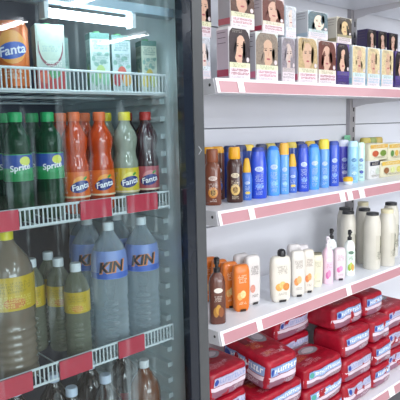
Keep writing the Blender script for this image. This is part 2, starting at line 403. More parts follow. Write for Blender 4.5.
def spray(name, label, loc, a, h, body_hex, cap_hex, cap_h, logo='#b9c8e4', rz=-.6, style='spray', accent='#f2c21a', group='sun care bottles on the second shelf', cat='bottle', logo_text=True):
    o = root(name, label, cat, loc, rz, group)
    a *= 1.12; bh = h - cap_h; bb = a * .8
    if style == 'spray':     # tapering aerosol-like bottle
        prof = ell(a, bb, [(0, .92), (.004, 1), (bh*.55, 1), (bh*.8, .93), (bh*.95, .80), (bh, .74)])
        cp = ell(a, bb, [(bh, .76), (bh + cap_h*.7, .70), (bh + cap_h*.95, .6), (h, .45)])
    elif style == 'shoulder':  # round-shouldered lotion with a flip cap
        prof = ell(a, bb, [(0, .9), (.004, 1), (bh*.45, .98), (bh*.62, .9), (bh*.8, .96), (bh*.93, .82), (bh, .62)])
        cp = ell(a, bb, [(bh, .66), (bh + cap_h*.15, .72), (h - .004, .66), (h, .6)])
    elif style == 'tube':     # narrow foot-cap bottle, wide top
        prof = ell(a, bb, [(0, .86), (.004, .9), (bh*.3, .95), (bh*.75, 1), (bh*.93, .88), (bh, .72)])
        cp = ell(a, bb, [(bh, .74), (bh + cap_h*.2, .78), (h - cap_h*.12, .5), (h, .3)])
    else:                     # slim cylinder
        prof = ell(a, bb, [(0, .94), (.003, 1), (bh - .01, 1), (bh, .92)])
        cp = ell(a, bb, [(bh, .95), (h - .012, .95), (h - .002, .8), (h, .6)])
    b = MB(); b.loft(prof, M(body_hex, rough=.28, coat=.3), 2.4); b.build('body', o)
    b = MB(); b.loft(cp, M(cap_hex, rough=.35), 2.4); b.build('cap', o)
    S = on_loft(prof, 2.4); b = MB()
    b.oval(S, 0, bh*.63, a*.5, bh*.055, M(logo, rough=.35), .0008, 14)
    b.marks(S, -a*.38, a*.36, bh*.60, bh*.66, M(body_hex, rough=.3), .0013, 1, int(loc[0]*999))
    if logo_text:
        b.marks(S, -a*.5, a*.45, bh*.36, bh*.52, M(logo, rough=.35), .001, 3, int(loc[0]*777))
        if body_hex in ('#6a3520', '#3a1a14', '#5a2c1c'):
            b.oval(S, 0, bh*.30, a*.55, bh*.13, M(accent, rough=.35, var=.5, scale=220), .0008, 18)
            b.oval(S, 0, bh*.30, a*.3, bh*.075, M('#6a4a24', rough=.35, var=.5, scale=220), .0011, 14)
            b.marks(S, -a*.4, a*.4, bh*.22, bh*.38, M('#e0c070', rough=.35), .0014, 5, 91, .7)
        else:
            b.oval(S, a*.05, bh*.27, a*.5, bh*.05, M(accent, rough=.4, var=.4, scale=200), .0008, 14)
            b.marks(S, -a*.5, a*.5, bh*.18, bh*.34, M(logo, rough=.35), .0011, 5, 77, .6)
        b.marks(S, -a*.45, a*.4, bh*.08, bh*.16, M(logo, rough=.35), .001, 2, int(loc[0]*555))
    b.build('label', o)
    return o
ZB0 = ZB + .0005
SG = 'sun care bottles on the second shelf'
spray('sunscreen_bottle', 'bronze-brown tanning bottle with brown cap at the left front corner of the second shelf', (1.337, 1.391, ZB0), .027, .193, '#6a3520', '#7c3f22', .045, '#c9b8b0', style='shoulder', accent='#b8742c', rz=-.7)
spray('sunscreen_bottle', 'dark brown tanning oil bottle with yellow cap and gold round emblem', (1.434, 1.378, ZB0), .0265, .196, '#3a1a14', '#d89a10', .042, '#d9cbb0', style='shoulder', accent='#c9a860', rz=-.7)
spray('sunscreen_bottle', 'small blue bottle with yellow cap tucked right of the dark brown one', (1.501, 1.381, ZB0), .0175, .153, '#3f6cc0', '#d4a428', .052, style='tube', rz=-.7)
spray('sunscreen_bottle', 'wide royal blue sunscreen bottle, the broadest of the blue ones', (1.567, 1.384, ZB0), .0285, .19, '#2348c4', '#1c3488', .016, style='spray', rz=-.7, accent='#5c86e4')
spray('sunscreen_bottle', 'sky blue tapered bottle next to the widest royal blue one', (1.660, 1.390, ZB0), .0245, .19, '#4a94ea', '#3c80d8', .014, style='tube', rz=-.7, accent='#78b4f2')
spray('sunscreen_bottle', 'slim blue spray with an orange-yellow and green cap', (1.717, 1.383, ZB0), .0175, .199, '#5c9ad8', '#e0a63a', .045, style='slim', rz=-.7, accent='#8fc0e8')
spray('sunscreen_bottle', 'small blue bottle with yellow cap between the sprays, second of its kind', (1.774, 1.387, ZB0), .0185, .154, '#3c66c0', '#d8a828', .05, style='tube', rz=-.7)
spray('sunscreen_bottle', 'royal blue sunscreen spray right of the small yellow-capped bottle', (1.830, 1.377, ZB0), .0225, .191, '#2146be', '#1c3890', .016, style='spray', rz=-.7, accent='#5c86e4')
spray('sunscreen_bottle', 'sky blue tapered bottle standing midway along the blue row', (1.909, 1.382, ZB0), .0235, .188, '#4c98ec', '#3c80d8', .014, style='tube', rz=-.7, accent='#78b4f2')
spray('sunscreen_bottle', 'tall light blue spray with a yellow cap', (1.989, 1.388, ZB0), .0205, .205, '#5a96dc', '#dcc63c', .042, style='slim', rz=-.7, accent='#8fc0e8')
spray('sunscreen_bottle', 'royal blue slim spray just right of the tall yellow-capped one', (2.062, 1.389, ZB0), .0215, .194, '#2a50c0', '#24409a', .018, style='slim', rz=-.7, accent='#5c86e4')
spray('deodorant_can', 'violet and white patterned spray can behind the little yellow-lidded jar', (2.234, 1.452, ZB0), .023, .193, '#4a48b8', '#d4d8ea', .03, style='slim', rz=-.7, accent='#c9c4ee', group=None)
spray('deodorant_can', 'pale icy blue spray can at the end of the blue row', (2.226, 1.397, ZB0), .021, .188, '#8fc4e6', '#b8dcf0', .025, '#3f78a8', style='slim', rz=-.7, accent='#bfe2ef', group=None)
spray('deodorant_can', 'mint and white spray with a dark blue square, before the soap packs', (2.314, 1.412, ZB0), .0175, .178, '#bfe6dc', '#c9ecd9', .024, '#4a66b0', style='slim', rz=-.7, accent='#3c50a4', group=None)
o = root('cream_jar', 'tiny low jar with a round yellow lid at the shelf front', 'jar', (2.150, 1.372, ZB0), 0)
b = MB(); b.loft([(0, .018, .018), (.002, .02, .02), (.014, .02, .02)], M('#dfe6ee'), 2); b.build('body', o)
b = MB(); b.loft([(.014, .0215, .0215), (.027, .0215, .0215), (.032, .017, .017), (.034, .008, .008)], M('#eebb2a', rough=.35)); b.build('lid', o)
back = [(1.40, '#6a3520', '#d89a10'), (1.452, '#5a2c1c', '#d89c18'), (1.512, '#22408f', '#202c5c'), (1.566, '#22408f', '#202c5c'), (1.622, '#2a4694', '#d8b840'), (1.682, '#22408f', '#2a3050'),
        (1.742, '#22408f', '#b8a850'), (1.805, '#22408f', '#202c5c'), (1.872, '#22408f', '#c8b040'), (1.938, '#22408f', '#202c5c'), (2.0, '#2c60b4', '#d8b840'), (2.075, '#22408f', '#202c5c')]
names = ['bronze bottle with yellow cap in the back row behind the bronze-brown one', 'brown bottle with yellow cap in the back row, right of another like it'] + \
  ['%s-capped navy bottle in the back row, seen above the %s' % (('dark' if c[2][1] == '2' else 'yellow'), w) for c, w in zip(back[2:], ['dark brown oil bottle', 'small bottle by the oil bottle', 'widest royal blue bottle', 'first sky blue bottle', 'orange-capped slim spray', 'second small yellow-capped bottle', 'royal blue spray', 'middle sky blue bottle', 'tall yellow-capped spray', 'slim royal blue spray'])]
for (x, c, cp), lab in zip(back, names):
    spray('sunscreen_bottle', lab, (x, 1.475 + R.uniform(-.008, .008), ZB0), .022, .196, c, cp, .024, style='slim', rz=-.6, accent='#4a78d0')

# soap / wipes packs at the right of the second shelf
def carton(name, label, x0, x1, yf, z, h, d, body, top, pics, group, cat='pack', face=True):
    w = x1 - x0; o = root(name, label, cat, ((x0+x1)/2, yf + d/2, z), 0, group)
    b = MB(); pr = [(0, w/2 - .002, d/2 - .002), (.004, w/2, d/2), (h - .006, w/2, d/2), (h, w/2 - .005, d/2 - .005)]
    b.loft(pr, M(body, rough=.35), 8, 40); b.build('wrapper', o)
    S = flat_front(d); b = MB()
    b.rect(S, -w/2 + .006, w/2 - .006, h*.72, h*.94, M(top, rough=.35), .0006)
    for i, c in enumerate(pics):
        q = (i + .5) / len(pics); b.oval(S, -w*.42 + w*.84*q, h*.4, w*.34/len(pics), h*.19, M(c, rough=.4, var=.6, scale=140), .0012, 14)
    b.marks(S, -w*.38, w*.38, h*.1, h*.22, M('#7a6a52'), .001, 1, int(x0*900))
    b.marks(S, -w*.36, w*.3, h*.76, h*.9, M('#f4ecd8'), .001, 1, int(x0*500))
    b.build('front_print', o); return o
SP = 'soap packs at the right of the second shelf'
carton('soap_pack', 'white soap pack with dark navy top, lowest left of the soap packs', 2.375, 2.475, 1.40, ZB0, .088, .09, '#d4d4d2', '#26283c', ('#cfd4d2', '#b8c4b4'), SP)
carton('soap_pack', 'cream soap pack with golden band and brown picture, lower row by the navy-topped pack', 2.485, 2.70, 1.40, ZB0, .08, .09, '#d0cbb0', '#d8b44c', ('#8a5a34', '#c8cc8c', '#d8c86a'), SP)
carton('soap_pack', 'cream soap pack with gold top and red fruit picture, lying on the navy-topped pack', 2.38, 2.55, 1.402, ZB0 + .0885, .078, .09, '#d6d2b8', '#d2a850', ('#b4573a', '#6f8a3c'), SP)
carton('soap_pack', 'cream soap pack with gold top at the right picture edge, upper row', 2.555, 2.71, 1.402, ZB0 + .0805, .082, .09, '#d3ceb4', '#d6b04c', ('#5f8a4a', '#c9a24a', '#8a7a8a'), SP)
for i, (x, c, lab) in enumerate(((2.60, '#c4b45a', 'olive-gold capped bottle behind the soap packs, left one'), (2.66, '#8c9a54', 'green-capped bottle behind the soap packs, middle one'), (2.72, '#b8a04a', 'gold capped bottle behind the soap packs, right one'))):
    spray('lotion_bottle', lab, (x, 1.56, ZB0), .026, .19, '#e6e4d4', c, .05, '#a89a5c', style='slim', rz=-.5, accent='#b8b070', group='gold capped bottles behind the soap packs')

# ------------------------------------------------------------------ third shelf: lotions
ZC0 = ZC + .0005
def tottle(name, label, loc, a, bb, h, body, foot='#2c2426', pic=None, script='#6a5a58', rz=-.35, group=None, topcap=None, n=3.2, footcap=True):
    o = root(name, label, 'bottle', loc, rz, group)
    prof = [(0, a*.7, bb*.8), (.004, a*.78, bb*.9), (.012, a*.9, bb), (h*.5, a, bb), (h*.85, a*.98, bb*.96), (h*.95, a*.9, bb*.85), (h*.99, a*.75, bb*.6), (h, a*.6, bb*.4)]
    b = MB(); b.loft(prof, M(body, rough=.35, coat=.2), n, 36); b.build('body', o)
    S = on_loft(prof, n)
    b = MB(); b.rect(S, -a*.66, a*.66, h*.15, h*.83, M(body, rough=.5), .0004, 10, 6)
    b.marks(S, -a*.55, a*.5, h*.62, h*.8, M(script, rough=.4), .001, 2, int(loc[0]*910))
    if pic:
        for i, c in enumerate(pic): b.oval(S, a*(-.35 + .35*i), h*(.34 + .04*(i % 2)), a*.34, h*.085, M(c, rough=.4, var=.45, scale=160), .001 + .0003*i, 14)
    b.marks(S, -a*.5, a*.45, h*.16, h*.22, M(script, rough=.4), .001, 1, int(loc[0]*311))
    b.build('label', o)
    if footcap:
        b = MB(); b.rect(S, -a*.36, a*.36, .001, .011, M(foot), .0035, 6); b.rect(S, -a*.36, a*.36, .011, .0112, M(foot), .0, 2)
        b.build('foot_cap', o)
    if topcap:
        b = MB(); b.loft([(h - .002, .013, .013), (h + .012, .0135, .0135), (h + .02, .0115, .0115), (h + .026, .006, .006)], M(topcap, rough=.3)); b.build('cap', o)
    return o
def pump(name, label, loc, a, bb, h, body, pump_hex, label_hex, pic=None, script='#6b6257', rz=-.5, group=None, n=2.6, mat_=None):
    """bottle with a pump or trigger top; h includes the pump"""
    o = root(name, label, 'bottle', loc, rz, group)
    bh = h * .78
    prof = [(0, a*.92, bb*.92), (.004, a, bb), (bh*.8, a, bb), (bh*.9, a*.86, bb*.86), (bh*.97, a*.5, bb*.55), (bh, a*.36, bb*.42)]
    b = MB(); b.loft(prof, mat_ or M(body, rough=.25, coat=.3), n, 32); b.build('body', o)
    pm = M(pump_hex, rough=.35); r = a*.42
    b = MB(); b.loft([(bh - .001, r, r), (bh + h*.06, r, r), (bh + h*.065, r*.55, r*.55), (bh + h*.11, r*.5, r*.5), (bh + h*.115, r*.8, r*.8), (h - .004, r*.85, r*.85), (h, r*.5, r*.5)], pm, 2, 18)
    b.box(-r*.35, r*.35, -r*2.0, 0, h - h*.055, h - h*.02, pm)
    b.build('pump', o)
    S = on_loft(prof, n); b = MB()
    if label_hex: b.rect(S, -a*.8, a*.8, bh*.12, bh*.72, M(label_hex, rough=.4), .0006, 14, 2)
    b.oval(S, 0, bh*.66, a*.55, bh*.05, M('#e2d6cc' if label_hex is None else script), .001, 12)
    b.marks(S, -a*.5, a*.45, bh*.44, bh*.56, M(script, rough=.4), .0012, 2, int(loc[0]*640))
    if pic:
        for i, c in enumerate(pic): b.oval(S, a*(-.3 + .3*i), bh*(.24 + .05*(i % 2)), a*.34, bh*.1, M(c, rough=.4), .0012 + .0003*i, 14)
    b.build('label', o); return o

pump('tanning_oil_spray', 'brown see-through tanning oil bottle with a black spray top, left front of the third shelf', (1.298, 1.338, ZC0), .0285, .02, .232, '#5f3428', '#1c1a1c', None, ('#a8742c', '#c8963c', '#8a4a1c'), '#d9c8bc', rz=-.55)
OG = 'orange sun lotion bottles in a receding row'
for i, (y, lab) in enumerate(((1.368, 'bright orange lotion bottle at the front of its row'), (1.425, 'orange lotion bottle, second from the front of its row'), (1.478, 'orange lotion bottle, third from the front of its row'), (1.536, 'orange lotion bottle at the back of its row, behind the black spray top'))):
    tottle('sun_lotion_bottle', lab, (1.448, y, ZC0), .0325, .019, .173, '#d5711f', '#3a2418', ('#e8a860', '#f0c890'), '#f2dcc0', rz=-.38, group=OG)
WG = 'white lotion bottles on the third shelf'
tottle('lotion_bottle', 'white lotion bottle with dark script, turned sideways beside the orange ones', (1.535, 1.392, ZC0), .034, .02, .188, '#d3cecc', '#2a2628', ('#c88a7a',), '#4a3c3c', rz=-.15, group=WG)
tottle('lotion_bottle', 'white lotion bottle in second row behind the sideways script one', (1.535, 1.448, ZC0), .034, .02, .186, '#cfcacb', '#2a2628', None, '#7a6c6c', rz=-.15, group=WG)
tottle('lotion_bottle', 'large white lotion bottle with a rounded black cap on top', (1.632, 1.334, ZC0), .042, .021, .178, '#d6d1c6', '#2a2628', ('#d89a4c', '#e0b870', '#c8803c'), '#8a7c74', rz=-.42, group=WG)
b = MB(); b.loft([(0, .0155, .0155), (.012, .0165, .0165), (.022, .0145, .0145), (.027, .008, .008)], M('#26262a', rough=.25)); o = b.build('screw_cap', bpy.data.objects[[k.name for k in bpy.data.objects if k.get('label', '').startswith('large white lotion')][0]]); o.location = (0.006, .0, .176)
tottle('lotion_bottle', 'white lotion bottle with orange fruit picture, right of the black-capped one', (1.727, 1.325, ZC0), .03, .018, .184, '#d4cfc8', '#2a2628', ('#dc8a4c', '#e8ac74'), '#8a7c74', rz=-.5, group=WG)
tottle('lotion_bottle', 'second white lotion bottle with orange fruit picture, narrower view', (1.797, 1.327, ZC0), .026, .017, .176, '#d5cdc3', '#2a2628', ('#d87840', '#e09a60'), '#8a7c74', rz=-.5, group=WG)
tottle('lotion_bottle', 'white lotion bottle in the back row behind the fruit picture ones', (1.80, 1.40, ZC0), .03, .018, .186, '#cdc9c9', '#2a2628', None, '#8a7c74', rz=-.4, group=WG)
o = tottle('lotion_bottle', 'cream lotion bottle with a flat brown flap cap', (1.885, 1.348, ZC0), .026, .017, .137, '#d9d4bd', '#d8d0b8', ('#e6ddb0', '#dfe2b4'), '#9a927c', rz=-.5, group=WG, footcap=False)
b = MB(); b.loft([(0, .022, .012), (.006, .022, .012), (.008, .019, .009)], M('#6e6a58', rough=.4), 3); k = b.build('flap_cap', o); k.location = (0, 0, .1365)
tottle('lotion_bottle', 'white lotion bottle peeping behind the cream one', (1.885, 1.42, ZC0), .028, .018, .168, '#cbc6c9', '#2a2628', None, '#8a7c84', rz=-.4, group=WG)
pump('body_spray', 'pink body mist bottle with a frosted white domed cap', (1.958, 1.343, ZC0), .023, .019, .201, '#e6c4d4', '#f0e8f0', None, ('#c868a0', '#d888b4'), '#b0789a', rz=-.6)
tottle('lotion_bottle', 'white lotion bottle with a pink flower picture, before the black pumps', (2.033, 1.335, ZC0), .026, .018, .142, '#dccdd3', '#3a2c34', ('#d070a4', '#e090bc'), '#a88898', rz=-.6, group=WG)
PG = 'black pump bottles on the third shelf'
pump('pump_bottle', 'white pump bottle with a black pump, the rear one of the pair', (2.098, 1.42, ZC0), .024, .02, .205, '#e4eaea', '#1c1c20', '#d3e2e0', ('#8ab0a8',), '#5c7a78', rz=-.6, group=PG)
pump('pump_bottle', 'white and green pump bottle with a black pump, the front one of the pair', (2.13, 1.347, ZC0), .023, .02, .204, '#eaf0ea', '#18181c', '#d9ecdf', ('#8aa83c', '#b4c860', '#c89c4c'), '#5c7a68', rz=-.6, group=PG)
def shampoo(label, loc, r, h, cap_hex, body='#cfcbc0', ch=.012, art='#55584c', rz=-.7, lidr=.74):
    o = root('shampoo_bottle', label, 'bottle', loc, rz, 'tall white shampoo bottles')
    bh = h - ch
    prof = [(0, r*.92, r*.92), (.005, r, r), (bh*.78, r, r), (bh*.88, r*.95, r*.95), (bh*.96, r*.82, r*.82), (bh, r*.7, r*.7)]
    b = MB(); b.loft(prof, M(body, rough=.32, coat=.2), 2, 32); b.build('body', o)
    b = MB(); b.loft([(bh, r*lidr, r*lidr), (h - .002, r*lidr, r*lidr), (h, r*lidr*.92, r*lidr*.92)], M(cap_hex, rough=.4), 2, 28); b.build('lid', o)
    S = on_loft(prof); b = MB()
    u = r*.75
    b.rect(S, u - .025, u + .035, bh*.18, bh*.64, M('#c4c0b2', rough=.4), .0005, 8, 1)
    b.rect(S, u, u + .008, bh*.3, bh*.62, M(art), .0008, 2, 1)
    b.marks(S, u - .02, u + .03, bh*.2, bh*.34, M(art), .0012, 3, int(loc[0]*444))
    b.oval(S, u + .012, bh*.5, .012, .022, M('#8a8874'), .001, 12)
    b.build('label', o); return o
shampoo('tall white shampoo bottle with black lid, front and centre of its cluster', (2.30, 1.336, ZC0), .039, .262, '#2b2c30')
shampoo('tall white shampoo bottle with black lid, right behind the front centre one', (2.37, 1.42, ZC0), .037, .265, '#2b2c30')
shampoo('tall white shampoo bottle with black lid, left one of the cluster', (2.262, 1.44, ZC0), .037, .262, '#2b2c30')
shampoo('tall white shampoo bottle with black lid, left and farthest back', (2.35, 1.515, ZC0), .037, .262, '#2b2c30')
shampoo('tall shampoo bottle with cream lid and green plant print, front right of the cluster', (2.40, 1.318, ZC0), .039, .268, '#d8cfae', art='#3c4438', ch=.018)
shampoo('tall shampoo bottle with cream lid, deep behind the others', (2.54, 1.53, ZC0), .037, .268, '#d8cfae', ch=.018)
shampoo('tall white shampoo bottle with black lid at the right picture edge', (2.585, 1.40, ZC0), .039, .272, '#2b2c30', ch=.014)

# ------------------------------------------------------------------ bottom shelf: red packs
red_m = mat('pack_red', '#9a0e26', rough=.38, var=.45, scale=38, bump=.6)
from mathutils import noise
def rumple(p, seed, h=.1, amt=.0065):
    v = noise.noise_vector(Vector(p) * 17 + Vector((seed * 3.1, seed * 1.7, 0))) + .4 * noise.noise_vector(Vector(p) * 45 + Vector((0, seed, 0)))
    f = min(1, max(0, p[2] / .02)) * min(1, max(0, (h - p[2] - .004) / .02))
    if p[2] > h - .004: f = -.25 * abs(v.z) / (v.z if abs(v.z) > 1e-6 else 1)
    return (p[0] + v.x*amt, p[1] + v.y*amt, p[2] + v.z*amt*.8*f)
def super_pt(a, b_, c, n, axis, u, v, off):
    if axis == 'front':
        q = max(0, 1 - abs(u/a)**n - abs(v/c)**n); return (u, -b_ * q**(1/n) - off, v + c)
    if axis == 'left':
        q = max(0, 1 - abs(u/b_)**n - abs(v/c)**n); return (-a * q**(1/n) - off, -u, v + c)
    q = max(0, 1 - abs(u/a)**n - abs(v/b_)**n); return (u, v, c * q**(1/n) + c + off)
PK = [0]
def red_pack(label, x0, yf, z, w, d, h, rz=0, pitch=0, roll=0, kind=0, side=False, group='red diaper packs on the bottom shelf'):
    n = 8; a, b_, c = w/2, d/2, h/2
    PK[0] += 1; sd = PK[0]
    o = root('diaper_pack', label, 'pack', (x0 + w/2, yf + d/2, z), 0, group)
    o.rotation_euler = (pitch, roll, rz)
    mb = MB(); nu, nv = 56, 22; vs = []
    for j in range(nv + 1):
        ph = -PI/2 + PI*j/nv
        for i in range(nu):
            th = 2*PI*i/nu
            e = 2/n; pw = lambda x: math.copysign(abs(x)**e, x)
            vs.append((a*pw(math.cos(ph))*pw(math.cos(th)), b_*pw(math.cos(ph))*pw(math.sin(th)), c*pw(math.sin(ph)) + c))
    fs = [(j*nu+i, j*nu+(i+1) % nu, (j+1)*nu+(i+1) % nu, (j+1)*nu+i) for j in range(nv) for i in range(nu)]
    mb.add([rumple(v, sd, h) for v in vs], fs, red_m); mb.build('bag', o, 80)
    W = M('#d6c6d2', rough=.3); G = M('#86586c', rough=.3); B = M('#8fa6d0', rough=.3); N = M('#2c4a9c', rough=.3); T = M('#4a9a8c', rough=.3)
    p = MB()
    for axis, half in ((('front', a), ('left', b_)) if side else (('front', a),)):
        S = lambda u, v, off, ax=axis: rumple(super_pt(a, b_, c, n, ax, u, v, off), sd, h)
        e = half*.965
        p.rect(S, -e, e, -c*.84, -c*.30, G, .0012, 16, 3)
        p.rect(S, -e, e, -c*.36, -c*.08, W, .0018, 16, 2)
        p.rect(S, -half*.78, half*.86, -c*.04, c*.56, B if kind != 2 else M('#b9b4cc', rough=.3), .0018, 14, 3)
        p.marks(S, -half*.52, half*.80, c*.06, c*.48, M('#f4f6fa') if kind != 2 else M('#8f9cc4'), .0026, 1, 11 + kind, 1)
        p.marks(S, -half*.76, half*.84, c*.50, c*.56, M('#3c58a0'), .0022, 1, 31 + kind, .9)
        p.oval(S, -half*.66, c*.25, half*.10, c*.22, N if kind != 1 else T, .0026, 12)
        p.marks(S, half*.1, half*.7, -c*.72, -c*.42, M('#dcd4dc'), .002, 2, 21)
    S = lambda u, v, off: rumple(super_pt(a, b_, c, n, 'top', u, v, off), sd, h)
    p.oval(S, a*.3, b_*.32, a*.42, b_*.34, M('#8d878e', rough=.2), .0012, 20)
    p.oval(S, a*.3, b_*.32, a*.28, b_*.2, M('#b3adb4', rough=.25), .002, 20)
    p.marks(S, -a*.75, a*.1, -b_*.72, -b_*.45, M('#d89aa4'), .0016, 2, 41)
    p.marks(S, -a*.72, -a*.12, -b_*.2, b_*.15, M('#d0803c'), .0016, 4, 43)
    p.marks(S, -a*.3, a*.8, -b_*.35, -b_*.05, M('#7c0a18'), .0016, 3, 45)
    rr = random.Random(sd)
    for j in range(7):       # scattered print on the top: coloured flashes and small lines of text
        u = a*rr.uniform(-.8, .5); v = b_*rr.uniform(-.8, .7)
        p.marks(S, u, u + a*rr.uniform(.2, .4), v, v + b_*.12, M(rr.choice(['#d8b0b8', '#5e0814', '#c88a4a', '#c4a4b4', '#e0c8d0'])), .0018 + .0002*j, 2, 50 + j + sd, .9)
    p.oval(S, -a*.55, b_*.35, a*.2, b_*.3, M('#6e0a1a', rough=.4), .0013, 14)
    p.build('bag_print', o)
    return o
H = .112
# column of four facing the front (third from the right)
for k, (x, y, kind, lab) in enumerate(((2.03, 1.30, 2, 'red pack on the shelf board at the foot of the stack right of centre'), (2.03, 1.302, 2, 'red pack second from the bottom of the stack right of centre'), (2.035, 1.315, 0, 'red pack with blue-white panel, third up in the stack right of centre'), (2.045, 1.365, 0, 'red pack with blue-white panel on top of the stack right of centre'))):
    red_pack(lab, x, y, ZD + .0005 + k*H, .24, .17, H - .002, rz=R.uniform(-.045, .045), kind=kind)
for k, (x, y, lab) in enumerate(((2.278, 1.30, 'red pack end-on at the foot of the right stack'), (2.278, 1.30, 'red pack end-on, second up in the right stack'), (2.28, 1.31, 'red pack end-on, third up in the right stack'), (2.295, 1.36, 'red pack end-on on top of the right stack'))):
    red_pack(lab, x, y, ZD + .0005 + k*H, .165, .24, H - .002, rz=R.uniform(-.02, .02))
for k, lab in enumerate(('red pack lowest in the far right stack at the picture edge', 'red pack second up at the right picture edge', 'red pack third up at the right picture edge')):
    red_pack(lab, 2.47, 1.345, ZD + .0005 + k*H, .24, .2, H - .002, kind=2)
# centre stack, squashed
h4 = .092
for k, lab in enumerate(('red pack lowest of the centre stack', 'red pack with green-blue panel under the top one of the centre stack', 'large red pack with green-blue panel on top of the centre stack')):
    red_pack(lab, 1.745, 1.29 + .004*k, ZD + .0005 + k*h4, .275, .185, h4 - .002, kind=1, rz=R.uniform(-.02, .02))
for k, lab in enumerate(('red pack lowest behind the centre stack', 'red pack second up behind the centre stack', 'red pack third up behind the centre stack', 'red pack topmost behind the centre stack, close under the shelf above')):
    red_pack(lab, 1.80, 1.497, ZD + .0005 + k*.106, .25, .13, .104, kind=2)
# left centre stack with the slipped pack on it
for k, lab in enumerate(('red pack lowest under the slipped pack', 'red pack second up under the slipped pack', 'red pack with blue print directly under the slipped pack')):
    red_pack(lab, 1.452, 1.285 - .002*k, ZD + .0005 + k*.09, .265, .2, .088, kind=0, rz=R.uniform(-.02, .02))
red_pack('red pack slipped askew on the left centre stack, its striped side facing left', 1.50, 1.285, ZD + .288, .175, .26, .125, rz=-.06, pitch=rad(7), kind=0, side=True)
# left stack beside the cooler
for k, lab in enumerate(('red pack lowest of the stack beside the cooler', 'red pack second up of the stack beside the cooler', 'red pack third up of the stack beside the cooler', 'red pack with white stripe on top of the stack beside the cooler')):
    red_pack(lab, 1.245, 1.325, ZD + .0005 + k*.104, .19, .2, .102, kind=2, rz=R.uniform(-.02, .02))

# ------------------------------------------------------------------ the drinks cooler
CX0, CX1 = .26, .962
YG = 1.03
frame_m = mat('door_frame_grey', '#46484b', rough=.35, var=.1, scale=30)
gasket_m = mat('door_gasket_dark', '#1b212b', rough=.12, var=.15)
cab_m = mat('cabinet_white', '#c9d2d4', rough=.45, var=.04)
lin_m = mat('liner_pale', '#d6e4e6', rough=.35, var=.05)
back_m = mat('liner_back_shade', '#2a3042', rough=.5, var=.1)  # dark colour paints in the unlit depth behind the bottles
wire_m = mat('rack_wire', '#d3dde0', rough=.35, var=.05)
strip_m = mat('price_strip_red', '#c03048', rough=.3, var=.1)
cool = root('drinks_cooler', 'upright drinks cooler with a streaky glass door, filling the left side', 'cooler', (CX0, 1.06, 0))
def cpart(b, name, parent=cool):
    o = b.build(name, parent)
    if parent is cool: o.location = (-CX0, -1.06, 0)
    return o
YC0, YC1 = 1.062, 1.72
ZT = 1.80
b = MB()
b.box(CX0, CX0 + .03, YC0, YC1, .1, 2.0, cab_m); b.box(CX1 - .030, CX1, YC0, YC1, .1, 2.0, cab_m)
b.box(CX0 + .03, CX1 - .03, YC0, YC1, .1, .2, cab_m); b.box(CX0 + .03, CX1 - .03, YC0, YC1, ZT, 2.0, cab_m)
b.box(CX0 + .03, CX1 - .03, YC1 - .02, YC1, .2, ZT, cab_m)
for x in (CX0 + .05, CX1 - .05):
    for y in (YC0 + .06, YC1 - .06): b.rod((x, y, 0), (x, y, .1), .018, M('#222226'), 10)
cab = cpart(b, 'cabinet')
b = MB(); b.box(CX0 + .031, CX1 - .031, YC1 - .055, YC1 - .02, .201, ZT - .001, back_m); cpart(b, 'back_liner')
for x0, x1, s in ((CX1 - .0335, CX1 - .0305, -1), (CX0 + .0305, CX0 + .0335, 1)):
    b = MB(); b.box(x0, x1, YC0 + .004, YC1 - .056, .201, ZT - .001, lin_m)
    z = .36
    while z < 1.48:
        xa = x0 - .015 if s < 0 else x1 + .015
        b.box(min(xa, x0), max(xa, x1), 1.14, 1.63, z, z + .013, lin_m); z += .0445
    cpart(b, 'side_liner')
# door
b = MB()
b.box(CX1 - .033, CX1 - .001, YG - .004, YG + .03, .12, 1.99, frame_m); b.box(CX0, CX0 + .033, YG - .004, YG + .03, .12, 1.99, frame_m)
b.box(CX0 + .033, CX1 - .033, YG - .004, YG + .03, .12, .2, frame_m); b.box(CX0 + .033, CX1 - .033, YG - .004, YG + .03, 1.9, 1.99, frame_m)
S = lambda u, v, off: (CX1 - .017 + u, YG - .004 - off, v)
b.poly(S, [(-.006, 1.345), (-.003, 1.345), (.006, 1.355), (.003, 1.355)], M('#9a9da2'), .0006)
b.poly(S, [(.003, 1.355), (.006, 1.355), (-.003, 1.365), (-.006, 1.365)], M('#9a9da2'), .0006)
door = cpart(b, 'door')
b = MB()
b.box(CX1 - .062, CX1 - .0332, YG - .001, YG + .024, .2, 1.9, gasket_m); b.box(CX0 + .0332, CX0 + .06, YG - .001, YG + .024, .2, 1.9, gasket_m)
b.box(CX0 + .06, CX1 - .062, YG - .001, YG + .024, .2, .225, gasket_m); b.box(CX0 + .06, CX1 - .062, YG - .001, YG + .024, 1.875, 1.9, gasket_m)
b.build('gasket', door)
b = MB(); y = YG + .012
b.add([(CX0 + .06, y, .225), (CX1 - .062, y, .225), (CX1 - .062, y, 1.875), (CX0 + .06, y, 1.875)], [(0, 1, 2, 3)], door_glass('door_glass'))
b.build('glass', door)
# lamp under the top
b = MB(); b.prism([(1.085, 1.70), (1.145, 1.70), (1.145, 1.685), (1.10, 1.676), (1.085, 1.68)], CX0 + .04, CX1 - .04, M('#8fa6b4', rough=.3))
lamp = cpart(b, 'lamp')
b = MB(); b.rod((.590, 1.105, 1.658), (.800, 1.105, 1.658), .0095, mat('cooler_tube', '#ffffff', emit='#eaf6ff', estr=17), 12); b.build('tube', lamp)
b = MB()
for x in (.580, .802): b.box(x, x + .01, 1.093, 1.118, 1.645, 1.68, M('#c4ccd0'))
b.build('tube_holder', lamp)
